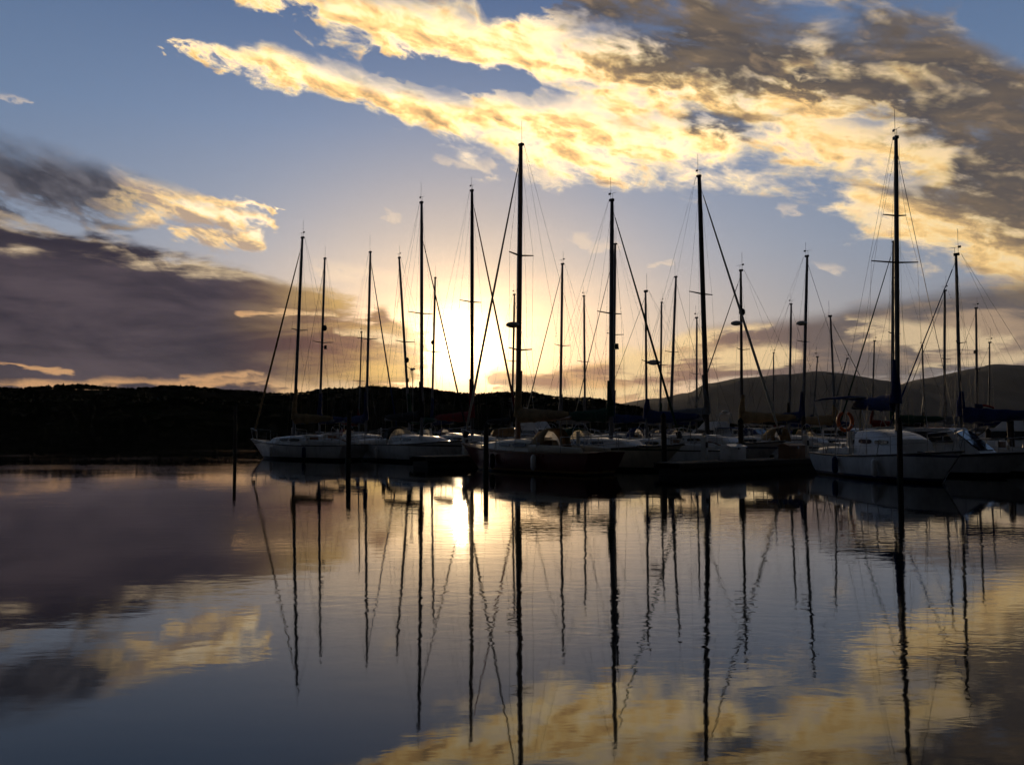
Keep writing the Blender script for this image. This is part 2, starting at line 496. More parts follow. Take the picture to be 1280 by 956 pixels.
def thing(name, label, cat, loc=(0, 0, 0), rz=0.0, group=None):
    o = bpy.data.objects.new(name, None)
    o.empty_display_size = 0.3
    COL.objects.link(o)
    o.location = loc
    o.rotation_euler = (0, 0, rz)
    return tag(o, label, cat, group)


def fbm(x, y, z=0.0, oct=5):
    return mnoise.fractal(Vector((x, y, z)), 1.0, 2.1, oct)


# ------------------------------------------------------------------ water
def build_water():
    mt = bpy.data.materials.new('harbour_water')
    mt.use_nodes = True
    g = NG(mt.node_tree)
    b = mt.node_tree.nodes['Principled BSDF']
    b.inputs['Base Color'].default_value = (0.003, 0.004, 0.005, 1)
    b.inputs['Roughness'].default_value = 0.03
    b.inputs['IOR'].default_value = 1.333
    b.inputs['Specular IOR Level'].default_value = 0.42
    tc = g.n('ShaderNodeTexCoord').outputs['Object']
    # long lazy undulations, fine ripples, and patches where a breath of wind roughens the surface
    w1 = g.noise(g.v('MULTIPLY', tc, (0.55, 1.15, 1.0)), 1.0, 2.0, 0.5, 2.0, 0.6)
    w2 = g.noise(g.v('MULTIPLY', tc, (2.2, 4.6, 1.0)), 1.0, 3.0, 0.55, 2.0, 0.4)
    patch = g.step(g.noise(g.v('MULTIPLY', tc, (0.035, 0.10, 1.0)), 1.0, 3.0, 0.55), 0.42, 0.66)
    h = g.m('ADD', g.m('MULTIPLY', w1, 0.0015), g.m('MULTIPLY', g.m('MULTIPLY', w2, 0.0016), g.m('MULTIPLY_ADD', patch, 2.3, 0.30)))
    bp = g.n('ShaderNodeBump')
    bp.inputs['Strength'].default_value = 1.0
    bp.inputs['Distance'].default_value = 1.0
    g.put(bp.inputs['Height'], h)
    mt.node_tree.links.new(bp.outputs[0], b.inputs['Normal'])
    mb = MB()
    mb.v = [(-5000, -1500, 0), (5000, -1500, 0), (5000, 7000, 0), (-5000, 7000, 0)]
    mb.f = [(0, 1, 2, 3)]
    o = mb.build('water', mt, None, False)
    tag(o, 'calm dark harbour water mirroring the sunset sky and the masts', None, None, 'structure')


build_water()


# ------------------------------------------------------------------ hills and the wooded shore
def px_profile(pts):
    """ridge height in photo pixels above the horizon as a function of photo x"""
    def f(px):
        if px <= pts[0][0]: return pts[0][1]
        for (a, ha), (b, hb) in zip(pts, pts[1:]):
            if px <= b:
                t = (px - a) / (b - a)
                t = t * t * (3 - 2 * t)
                return ha + (hb - ha) * t
        return pts[-1][1]
    return f


def hill(name, label, y0, depth, prof, x0, x1, mat, step, rough, seed):
    """a long hill standing on the water; its crest line runs at distance y0, the shore in front of it"""
    def crest(x): return prof(640 + x / y0 * FPX) / FPX * y0 + EYE
    nx = int((x1 - x0) / step)
    cross = [(-depth, -0.03), (-depth * 0.94, 0.05), (-depth * 0.8, 0.20), (-depth * .6, .42), (-depth * .4, .66), (-depth * .2, .88), (0, 1.0), (depth * .2, .9), (depth * .5, .5), (depth, -0.05)]
    mb = MB()
    rows = []
    for dy, k in cross:
        row = []
        for i in range(nx + 1):
            x = x0 + (x1 - x0) * i / nx
            wob = fbm(x * 0.004 + seed, dy * 0.006, seed, 6)
            c = crest(x)
            y = y0 + dy * (1 + 0.16 * fbm(x * 0.0025, seed, dy * .001)) + (0 if abs(dy) < 1 else 10 * wob)
            z = c * k * (1 + (0 if k >= 1 else rough * wob)) + (rough * 3.0 * fbm(x * 0.02, seed * 2, 0) if k >= 1 else 0)
            row.append((x, y, z))
        rows.append(row)
    mb.quadstrip(rows, close=False)
    o = mb.build(name, mat)
    tag(o, label, None, None, 'structure')
    return crest


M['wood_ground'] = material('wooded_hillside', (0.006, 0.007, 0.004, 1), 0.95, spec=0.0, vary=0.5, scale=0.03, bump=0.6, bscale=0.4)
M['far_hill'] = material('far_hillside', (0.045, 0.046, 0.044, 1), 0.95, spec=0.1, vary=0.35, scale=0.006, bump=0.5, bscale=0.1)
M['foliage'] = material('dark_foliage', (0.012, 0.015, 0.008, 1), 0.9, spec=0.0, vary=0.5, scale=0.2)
near_prof = px_profile([(-900, 62), (-400, 50), (-60, 47), (0, 47.5), (80, 49), (220, 48), (300, 46), (350, 42), (380, 43), (430, 45), (470, 50), (520, 48), (560, 43), (620, 40), (670, 39), (730, 36), (780, 27), (840, 12), (900, 4), (940, -1), (1400, -3), (2300, -3)])
far_prof = px_profile([(-200, -3), (560, -2), (640, 12), (700, 22), (760, 29), (820, 37), (860, 44), (885, 56), (930, 63), (980, 67), (1025, 71), (1050, 69), (1075, 62), (1100, 52), (1118, 49), (1145, 58), (1185, 66), (1215, 74), (1245, 80), (1270, 79), (1320, 72), (1450, 90), (1700, 70), (2300, 60)])
NEAR_Y, FAR_Y = 480.0, 3000.0
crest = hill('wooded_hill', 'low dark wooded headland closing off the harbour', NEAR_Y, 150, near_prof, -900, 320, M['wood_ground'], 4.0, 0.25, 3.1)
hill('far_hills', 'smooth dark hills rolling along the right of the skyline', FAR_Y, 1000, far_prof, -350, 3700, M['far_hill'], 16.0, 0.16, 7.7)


def build_treeline():
    """the far wood along the headland's crest: thousands of crowns that read as one mass"""
    rnd = random.Random(4)
    mb = MB()
    for i in range(5200):
        x = rnd.uniform(-470, 122)
        back = rnd.random() ** 2 * 90
        c = crest(x)
        if c < 2.5: continue
        onridge = back < 60
        y = NEAR_Y + rnd.uniform(-6, 5) if onridge else NEAR_Y - back
        z = c - 0.5 if onridge else c * (1 - 0.62 * back / 150) - 1.0
        big = 0.6 + 0.9 * max(0, mnoise.noise(Vector((x * 0.05, 1.3, 0))) + 0.25)
        if onridge and rnd.random() < 0.3 and big < 0.75: continue
        h = rnd.uniform(1.2, 2.5) * big
        w = h * rnd.uniform(0.4, 0.8)
        lean = rnd.uniform(-.3, .3)
        if rnd.random() < 0.18:                        # conifer
            rings = []
            for k, (t, rr) in enumerate(((0, .5), (.18, 1), (.4, .72), (.42, .85), (.65, .42), (.67, .55), (1, .04))):
                rings.append([(x + lean * t + math.cos(a * 1.047 + k) * w * .62 * rr * rnd.uniform(.7, 1.2), y + math.sin(a * 1.047 + k) * w * .62 * rr, z + h * 1.25 * t) for a in range(6)])
            mb.quadstrip(rings)
        else:                                          # round crown of several clumps
            for q in range(3):
                bm = bmesh.new()
                bmesh.ops.create_icosphere(bm, subdivisions=1, radius=1)
                ox, oz, s = rnd.uniform(-.5, .5) * w, rnd.uniform(.35, .8) * h, rnd.uniform(.5, .85)
                for v in bm.verts:
                    k = rnd.uniform(.75, 1.2)
                    v.co = Vector((x + ox + v.co.x * w * s * k, y + v.co.y * w * s, z + oz + v.co.z * h * .42 * s * k))
                mb.addbm(bm)
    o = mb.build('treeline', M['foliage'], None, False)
    tag(o, 'ragged line of small dark trees along the headland crest', None, None, 'stuff')


build_treeline()


# ------------------------------------------------------------------ the evening air between here and the hills
def build_haze():
    mt = bpy.data.materials.new('evening_haze')
    mt.use_nodes = True
    t = mt.node_tree
    t.nodes.clear()
    vol = t.nodes.new('ShaderNodeVolumePrincipled')
    vol.inputs['Color'].default_value = (0.80, 0.84, 0.92, 1)
    vol.inputs['Density'].default_value = 0.000020
    vol.inputs['Anisotropy'].default_value = 0.3
    o = t.nodes.new('ShaderNodeOutputMaterial')
    t.links.new(vol.outputs[0], o.inputs['Volume'])
    mb = MB().box(-5100, 5100, -1600, 7100, -2.0, 420)
    h = mb.build('haze', mt, None, False)
    tag(h, 'thin evening haze over the harbour', None, None, 'stuff')


build_haze()

# ------------------------------------------------------------------ the marina's own grid
# slips run along AX (towards the camera's right), walkways across it along NX (away to the right)
HEAD = math.atan2(-0.77, 0.64)
AX = Vector((math.cos(HEAD), math.sin(HEAD), 0))
NX = Vector((-AX.y, AX.x, 0))


def pq(p, q, z=0.0):
    return NX * p + AX * q + Vector((0, 0, z))


def at(px, py, y):
    d = ray(px, py)
    return CAMP + d * (y / d.y)


# ------------------------------------------------------------------ a sailing yacht with all its parts
def make_boat(spec):
    """spec: mast top/foot pixels, slip row or distance, length, bow direction and looks"""
    r = random.Random(int(spec['m'][0] * 7 + spec['m'][1]))
    xt, yt, xb, yb = spec['m']
    L = spec.get('L', 9.2)
    dirn = spec.get('bow', 1)                     # +1 bow towards AX, -1 the other way
    mast_x = 0.08 * L                             # mast stands a little forward of midships
    detail = spec.get('detail', 1)
    # distance: along the sight line to where the slip row crosses it
    xw = xb + (xb - xt) / (yb - yt) * (568 - yb)
    dv = ray(xw, 568)
    k = dv.x / dv.y
    if 'd' in spec: d = spec['d']
    else: d = (spec['q'] + mast_x * dirn) / (k * AX.x + AX.y)
    foot = Vector((k * d, d, 0))
    fwd = AX * dirn
    org = foot - fwd * mast_x
    rz = HEAD + (0 if dirn > 0 else math.pi) + R(spec.get('yaw', 0))
    fwd = Vector((math.cos(rz), math.sin(rz), 0))
    org = foot - fwd * mast_x
    root = thing('sailboat', spec['label'], 'sailboat', org, rz, 'sailboats moored in the marina')
    INV = Matrix.Rotation(-rz, 4, 'Z') @ Matrix.Translation(-org)
    B = L * spec.get('beam', 0.30)
    F = spec.get('F', 0.095 * L)                  # freeboard amidships
    hullm = HULLS[spec.get('hull', 'white blue')]

    # ---- hull
    NS = 18 if detail else 10
    def half(s): return B / 2 * max(0.0, (0.70 + 0.30 * math.sin(math.pi * min(1, s / 0.9) * 0.55)) * (1 - max(0, (s - 0.42) / 0.58) ** 2.1)) + 0.02
    def sheer(s): return F * (0.94 + 0.42 * (s - 0.36) ** 2 * 1.6 + 0.10 * s)
    def hx(s, z): return -L / 2 + L * s + (0.11 * L * (z / F - 1.1) * max(0, (s - 0.55) / 0.45) ** 2) + (0.05 * L * (0.9 - z / F) * max(0, 1 - s / 0.2) ** 2)
    rings = []
    for i in range(NS + 1):
        s = i / NS
        b, zs = half(s), sheer(s)
        kz = -0.45 * math.sin(math.pi * min(1, 0.12 + 0.85 * s)) - 0.02
        prof = [(b, zs), (b * 1.0, zs * 0.62), (b * 0.95, zs * 0.28), (b * 0.86, 0.02), (b * 0.60, kz * 0.55), (0, kz)]
        ring = [Vector((hx(s, z), y, z)) for y, z in prof] + [Vector((hx(s, z), -y, z)) for y, z in reversed(prof[:-1])]
        rings.append(ring)
    mb = MB(); mb.quadstrip(rings, close=False)
    n = len(rings[0])
    mb.f.append(tuple(range(n)))                  # transom
    mb.build('hull', hullm, root)
    # rub rail along the sheer
    if detail:
        for sg in (1, -1):
            pts = [(hx(i / NS, sheer(i / NS)), sg * (half(i / NS) + 0.012), sheer(i / NS) - 0.03) for i in range(NS + 1)]
            MB().tube(pts, 0.028, 6).build('rub_rail', M['teak'] if spec.get('wood') else M['alu_dark'], root)
    # deck with camber, 3 cm under the toe rail
    mb = MB(); rows = []
    for i in range(NS + 1):
        s = i / NS
        b, zs = half(s) - 0.012, sheer(s)
        rows.append([Vector((hx(s, zs), b * t, zs - 0.03 + 0.05 * (1 - t * t))) for t in (1, .6, .2, -.2, -.6, -1)])
    mb.quadstrip(rows, close=False).build('deck', M['deck'] if not spec.get('wood') else M['teak'], root)

    zd = sheer(0.5)
    # ---- cabin trunk: rises from the deck, tapers forward
    hc = spec.get('cabin', 0.42)
    x0, x1 = -0.12 * L, 0.24 * L
    def cab(x, t):
        w = min(half((x + L / 2) / L) * 0.66, B * 0.36)
        return w * (1 - 0.12 * t)
    secs = [(x0, 0), (x0 + 0.03, 1.0), (0.02 * L, 1.0), (0.12 * L, 0.82), (x1 - 0.25, 0.55), (x1, 0.02)]
    rings = []
    for x, hh in secs:
        s = (x + L / 2) / L
        zb_ = sheer(s) - 0.04; h = max(0.03, hc * hh) + 0.06
        w0, w1 = cab(x, 0), cab(x, 1)
        rings.append([Vector((x, y, z)) for y, z in ((w0, zb_), (w1, zb_ + h * .86), (w1 * .86, zb_ + h), (w1 * .4, zb_ + h * 1.06), (-w1 * .4, zb_ + h * 1.06), (-w1 * .86, zb_ + h), (-w1, zb_ + h * .86), (-w0, zb_))])
    gel = M['cream'] if spec.get('wood') or spec.get('cream') else M['gel']
    cabin = MB().quadstrip(rings).build('cabin', gel, root)
    ztop = sheer(0.5) + hc + 0.03
    for sg in (1, -1):                            # cabin side windows, set proud of the trunk
        for (wa, wb, zz, hh) in ((x0 + .35, x0 + 1.15, .58, .15), (x0 + 1.32, x0 + 2.05, .56, .13)):
            rr = []
            for j in range(12):
                a = 2 * math.pi * j / 12
                ux = math.copysign(abs(math.cos(a)) ** .5, math.cos(a)); uz = math.copysign(abs(math.sin(a)) ** .5, math.sin(a))
                x = (wa + wb) / 2 + ux * (wb - wa) / 2
                z = sheer(.5) + hc * zz + uz * hh / 2
                tt = (z - sheer(.5)) / (hc + .02)
                rr.append((x, tt))
            ring_o = [Vector((x, sg * (cab(x, max(0, min(1, tt))) + 0.012), sheer(.5) + tt * (hc + .02))) for x, tt in rr]
            ring_i = [v - Vector((0, sg * 0.05, 0)) for v in ring_o]
            MB().quadstrip([ring_i, ring_o] if sg > 0 else [ring_o, ring_i]).build('window', M['glass'], cabin)
    # companionway hatch and sliding top
    MB().box(x0 - 0.015, x0 + 0.005, -0.3, 0.3, zd + 0.02, zd + hc - .02, 0.004).build('companionway', M['teak'], cabin)
    MB().box(x0 + 0.02, x0 + 0.85, -0.34, 0.34, ztop + 0.02, ztop + 0.075, 0.02).build('sliding_hatch', gel, cabin)
    # cockpit coamings, seats and wheel or tiller
    for sg in (1, -1):
        MB().tube([(x0, sg * B * .33, zd + .12), (-.3 * L, sg * B * .33, zd + .10), (-.44 * L, sg * B * .28, zd + .06)], [.12, .11, .09], 8, (1.3, .7)).build('coaming', gel, root)
    xw_ = -0.33 * L
    if detail and r.random() < .6:
        MB().tube([(xw_, 0, zd - .02), (xw_, 0, zd + .78)], [.09, .06], 8).build('binnacle', gel, root)
        ws = MB()
        ws.tube([(xw_ - .14, math.cos(a * .314) * .42, zd + .66 + math.sin(a * .314) * .42) for a in range(21)], .014, 6)
        for a in range(5):
            ws.tube([(xw_ - .12, 0, zd + .66), (xw_ - .14, math.cos(a * 1.257) * .42, zd + .66 + math.sin(a * 1.257) * .42)], .008, 5)
        ws.build('steering_wheel', M['steel'], root)
    else:
        MB().tube([(-.44 * L, 0, zd + .12), (-.36 * L, 0, zd + .32), (-.27 * L, 0, zd + .40)], [.03, .028, .02], 6).build('tiller', M['teak'], root)

    # ---- mast: from the deck to the photographed top
    top = INV @ at(xt, yt, d)
    base = Vector((mast_x, 0, ztop - 0.02 if x1 > mast_x else zd))
    H = (top - base).length
    mt_ = base.lerp
    R0 = spec.get('mr', 0.0075 * H)
    mm = M['spruce'] if spec.get('wood') else (M['alu_dark'] if spec.get('darkmast') else M['alu'])
    mast = MB().tube([base, mt_(top, .5), mt_(top, .85), top], [R0, R0, R0 * .92, R0 * .72], 10, (1.25, .85)).build('mast', mm, root)
    MB().box(top.x - .13, top.x + .09, top.y - R0 * .7, top.y + R0 * .7, top.z - .06, top.z + .05, .015).build('masthead', M['alu_dark'], mast)
    an = MB().tube([top + Vector((-.1, .03, .04)), top + Vector((-.1, .03, .75 + r.random() * .4))], .008, 5)
    an.build('antenna', M['black'], mast)
    if r.random() < .75:
        vn = MB().tube([top + Vector((.05, 0, .04)), top + Vector((.05, 0, .28))], .008, 5)
        vn.tube([top + Vector((-.12, 0, .28)), top + Vector((.25, 0, .28))], .008, 5)
        vn.box(top.x - .2, top.x - .08, top.y - .004, top.y + .004, top.z + .24, top.z + .33)
        vn.build('wind_vane', M['black'], mast)
    # spreaders
    tips = []
    for fr, wd in spec.get('spr', ((0.52, 0.062),)):
        c = mt_(top, fr)
        w = H * wd
        for sg in (1, -1):
            tip = c + Vector((-0.12, sg * w, 0.06))
            tips.append((fr, sg, tip))
            MB().tube([c, tip], [R0 * .55, R0 * .34], 6, (.7, 1.3)).build('spreader', mm, mast)
    # standing rigging: cap shrouds over the spreaders, lowers, fore and back stay
    hd = mt_(top, .97)
    for sg in (1, -1):
        chain = Vector((mast_x - .12, sg * half((mast_x + L / 2) / L) * .93, zd))
        pts = [hd] + [t for fr, s_, t in sorted(tips, key=lambda q: -q[0]) if s_ == sg] + [chain]
        MB().tube(pts, .0044, 5).build('shroud', M['wire'], root)
        if tips:
            low = mt_(top, min(t[0] for t in tips) - .01)
            MB().tube([low, chain + Vector((-.45, 0, 0))], .004, 5).build('lower_shroud', M['wire'], root)
    bow = Vector((hx(.985, sheer(.985)), 0, sheer(.985) + .06))
    stern = Vector((hx(.01, sheer(.01)), 0, sheer(.01)))
    hs = spec.get('fs', .97)
    fs = mt_(top, hs)
    jib = spec.get('jib', 1)
    if jib:
        a, b = bow.lerp(fs, .045), bow.lerp(fs, .95)
        jr = .054 * jib
        MB().tube([bow, fs], .009, 5).build('forestay', M['wire'], root)
        MB().tube([a, a.lerp(b, .03), a.lerp(b, .12), a.lerp(b, .5), a.lerp(b, .9), b], [.03, jr * 1.05, jr * 1.2, jr, jr * .6, .02], 9).build('furled_jib', spec_m(spec, r), root)
        MB().tube([bow.lerp(fs, .018), bow.lerp(fs, .040)], [.11, .11], 12).build('furling_drum', M['black'], root)
    else:
        MB().tube([bow, fs], .010, 5).build('forestay', M['wire'], root)
    MB().tube([top + Vector((-.2, 0, 0)), stern], .0048, 5).build('backstay', M['wire'], root)
    # ---- boom and the stowed mainsail under its cover
    bl = spec.get('boom', .36) * L
    b0 = base + Vector((-.1, 0, .75)); b1 = b0 + Vector((-bl, r.uniform(-.1, .1), .12))
    MB().tube([b0, b1], [.062, .055], 8, (1.3, .8)).build('boom', mm, root)
    cv = 'canvas_' + spec.get('canvas', 'blue')
    pts, rad = [], []
    for i in range(11):
        t = i / 10
        p = b0.lerp(b1, .02 + .94 * t) + Vector((0, 0, .13 + .12 * (1 - t) ** 2))
        pts.append(p); rad.append((.17 * (1 - t) ** .6 + .075) * (1 + .10 * math.sin(t * 23 + r.random())))
    cover = MB().tube(pts, rad, 10, (1.25, .75)).build('sail_cover', M[cv], root)
    MB().tube([b0 + Vector((.05, 0, .2)), b0 + Vector((.08, 0, .75)), b0.lerp(top, .18)], [.20, .15, R0 * 1.15], 10).build('mast_boot', M[cv], cover)
    # halyards, a little slack, tied off to the rail
    for sg, fr in ((1, .98), (-1, .90)):
        h0 = mt_(top, fr) + Vector((.05, sg * R0, 0)); h1 = base + Vector((r.uniform(-.2, .3), sg * r.uniform(.25, .6), .1))
        MB().tube([h0.lerp(h1, i / 6) + Vector((-.16 * math.sin(math.pi * i / 6), 0, 0)) for i in range(7)], .004, 5).build('halyard', M['rope'], mast)
    MB().tube([b1, top + Vector((-.2, 0, 0))], .004, 5).build('topping_lift', M['wire'], root)
    MB().tube([b0.lerp(b1, .8), Vector((x0 - .9, 0, zd + .15))], .02, 6).build('mainsheet', M['rope'], root)
    # ---- dodger over the companionway
    if spec.get('dodger', 1):
        dw, dh, dl = B * .30, .46, .95
        xa = x0 + .35
        frames = []
        for t in (0, .35, .7, 1):
            x = xa - t * dl; hh = ztop - .02 + dh * (math.sin((.02 + .98 * min(1, t * 1.6)) * math.pi / 2))
            frames.append([Vector((x - .04 * abs(c), dw * math.copysign(abs(c) ** .8, c), zd + .12 + (hh - zd - .12) * (1 - abs(c) ** 3.2))) for c in (1, .93, .75, .45, .15, -.15, -.45, -.75, -.93, -1)])
        shell = MB().quadstrip(frames[1:], close=False)
        dg = shell.build('dodger', M[cv], root)
        sol = dg.modifiers.new('thick', 'SOLIDIFY'); sol.thickness = .012
        for (i0, i1) in ((1, 3), (3, 6), (6, 8)):  # clear panes in its front
            f0, f1 = frames[0][i0:i1 + 1], frames[1][i0:i1 + 1]
            pn = MB().quadstrip([[v.lerp(w, .06) for v, w in zip(f0, f1)], f1], close=False).build('dodger_window', M['vinyl'], dg)
            sol = pn.modifiers.new('thick', 'SOLIDIFY'); sol.thickness = .005
    if spec.get('bimini'):
        zb_ = zd + 1.95
        rows = [[Vector((x, B * .36 * c, zb_ + .12 * math.cos(c * 1.3) + dz)) for c in (-1, -.6, -.2, .2, .6, 1)] for x, dz in ((-.2 * L, -.03), (-.28 * L, .04), (-.36 * L, .04), (-.44 * L, -.03))]
        bi = MB().quadstrip(rows, close=False).build('bimini', M[cv], root)
        sol = bi.modifiers.new('thick', 'SOLIDIFY'); sol.thickness = .015
        for x in (-.2 * L, -.44 * L):
            MB().tube([(-.32 * L, B * .37, zd)] + [(x, B * .36 * c, zb_ - .01 + .12 * math.cos(c * 1.3) - .03) for c in (1, .5, 0, -.5, -1)] + [(-.32 * L, -B * .37, zd)], .013, 6).build('bimini_bow', M['steel'], bi)
    # ---- pulpit, pushpit, stanchions and life lines
    rail_z = .58
    def edge(s, sg, dz=0.0): return Vector((hx(s, sheer(s)), sg * (half(s) - .05), sheer(s) + dz))
    pp = MB()
    pp.tube([edge(.88, 1, rail_z), edge(.95, 1, rail_z + .02), Vector((bow.x + .05, .12, bow.z + rail_z)), Vector((bow.x + .05, -.12, bow.z + rail_z)), edge(.95, -1, rail_z + .02), edge(.88, -1, rail_z)], .014, 6)
    for sg in (1, -1):
        pp.tube([edge(.88, sg), edge(.88, sg, rail_z)], .013, 6)
        pp.tube([edge(.965, sg), Vector((bow.x + .02, sg * .14, bow.z + rail_z))], .013, 6)
    pp.build('pulpit', M['steel'], root)
    ps = MB()
    for dz in (rail_z, rail_z * .52):
        ps.tube([edge(.16, 1, dz), edge(.03, 1, dz), edge(.03, -1, dz), edge(.16, -1, dz)], .014, 6)
    for s in (.16, .03):
        for sg in (1, -1): ps.tube([edge(s, sg), edge(s, sg, rail_z)], .013, 6)
    ps.build('pushpit', M['steel'], root)
    if detail:
        for sg in (1, -1):
            for s in (.30, .44, .58, .72):
                MB().tube([edge(s, sg), edge(s, sg, rail_z)], .012, 6).build('stanchion', M['steel'], root)
            ll = MB()
            for dz in (rail_z - .01, rail_z * .52):
                ll.tube([edge(s, sg, dz) for s in (.16, .30, .44, .58, .72, .88)], .0055, 5)
            ll.build('lifeline', M['wire'], root)
        MB().box(.27 * L, .27 * L + .5, -.25, .25, sheer(.78) + .02, sheer(.78) + .07, .02).build('foredeck_hatch', M['glass'], root)
        for sg in (1, -1):
            MB().tube([(x0 - .5, sg * B * .33, zd + .2), (x0 - .5, sg * B * .33, zd + .36)], [.075, .06], 10).build('winch', M['steel'], root)
    # rudder blade under the transom's water line
    MB().box(-.455 * L, -.40 * L, -.03, .03, -.5, .02, .01).build('rudder', M['black'], root)
    # ---- fittings photographed on some masts
    for (ky, sx, kind) in spec.get('gear', ()):
        # ky: photo y on the mast; sx: which side in metres
        fr = (ky - (yt)) / ((yb) - yt)
        p = INV @ at(xt + (xb - xt) * fr, ky, d)
        side = INV.to_3x3() @ Vector((1, 0, 0))
        if kind == 'radar':
            rd = MB().ball(p + side * sx, .30, .30, .125, 16, 9).build('radar_dome', M['radome'], mast)
            MB().tube([p, p + side * sx + Vector((0, 0, -.10))], .035, 6).build('radar_bracket', M['alu_dark'], mast)
        elif kind == 'light':
            MB().tube([p + side * sx + Vector((0, 0, -.12)), p + side * sx + Vector((0, 0, .12))], [.10, .08], 10).build('deck_light', M['black'], mast)
            MB().tube([p, p + side * sx], .02, 6).build('light_bracket', M['alu_dark'], mast)
        elif kind == 'reflector':
            MB().ball(p + side * sx, .17, .17, .20, 8, 5).build('radar_reflector', M['alu_dark'], mast)
            MB().tube([p, p + side * sx], .015, 6).build('reflector_arm', M['alu_dark'], mast)
    if spec.get('turbine'):
        px_, py_ = spec['turbine']
        p = INV @ at(px_, py_, d - 3)
        pole = MB().tube([Vector((p.x, p.y, zd - .05)), p], .03, 8).build('turbine_pole', M['alu'], root)
        hub = MB().tube([p + Vector((-.25, 0, .03)), p + Vector((.18, 0, .03))], [.05, .10], 10).build('turbine_hub', M['radome'], root)
        for k3 in range(3):
            a = k3 * 2.094 + .5
            MB().tube([p + Vector((.2, 0, .03)), p + Vector((.2, math.cos(a) * .55, .03 + math.sin(a) * .55))], [.05, .02], 6, (.25, 1)).build('blade', M['black'], hub)
    if spec.get('buoy'):
        hb = MB()
        MB().tube([(-.40 * L + .1, spec['buoy'] * B * .40, zd - .05), (-.40 * L + .1, spec['buoy'] * B * .40, zd + 1.6)], .018, 8).build('buoy_post', M['steel'], root)
        c = Vector((-.40 * L, spec['buoy'] * B * .40, zd + 1.18))
        hb.tube([c + Vector((0, math.cos(a) * .29, math.sin(a) * .35)) for a in [R(-250 + 320 * i / 14) for i in range(15)]], [.06] + [.085] * 13 + [.06], 8, (.8, 1)).build('horseshoe_buoy', M['orange'], root)
    def side(s_, z):
        """world point on the hull side that faces the camera, and its outward direction"""
        mat = Matrix.Translation(org) @ Matrix.Rotation(rz, 4, 'Z')
        sg = 1 if (mat.to_3x3() @ Vector((0, 1, 0))).dot(CAMP - org) > 0 else -1
        return mat @ Vector((hx(s_, z), sg * half(s_), z)), (mat.to_3x3() @ Vector((0, sg, 0))), sheer(s_)
    spec['_side'] = side
    spec['_o'] = (org, rz, L, B, foot, d)
    return root


def spec_m(spec, r):
    """sailcloth, or the sacrificial strip's colour, on the furled jib"""
    return M['canvas_' + spec['jibc']] if spec.get('jibc') else (M['sail'] if r.random() < .5 else M['canvas_' + spec.get('canvas', 'blue')])


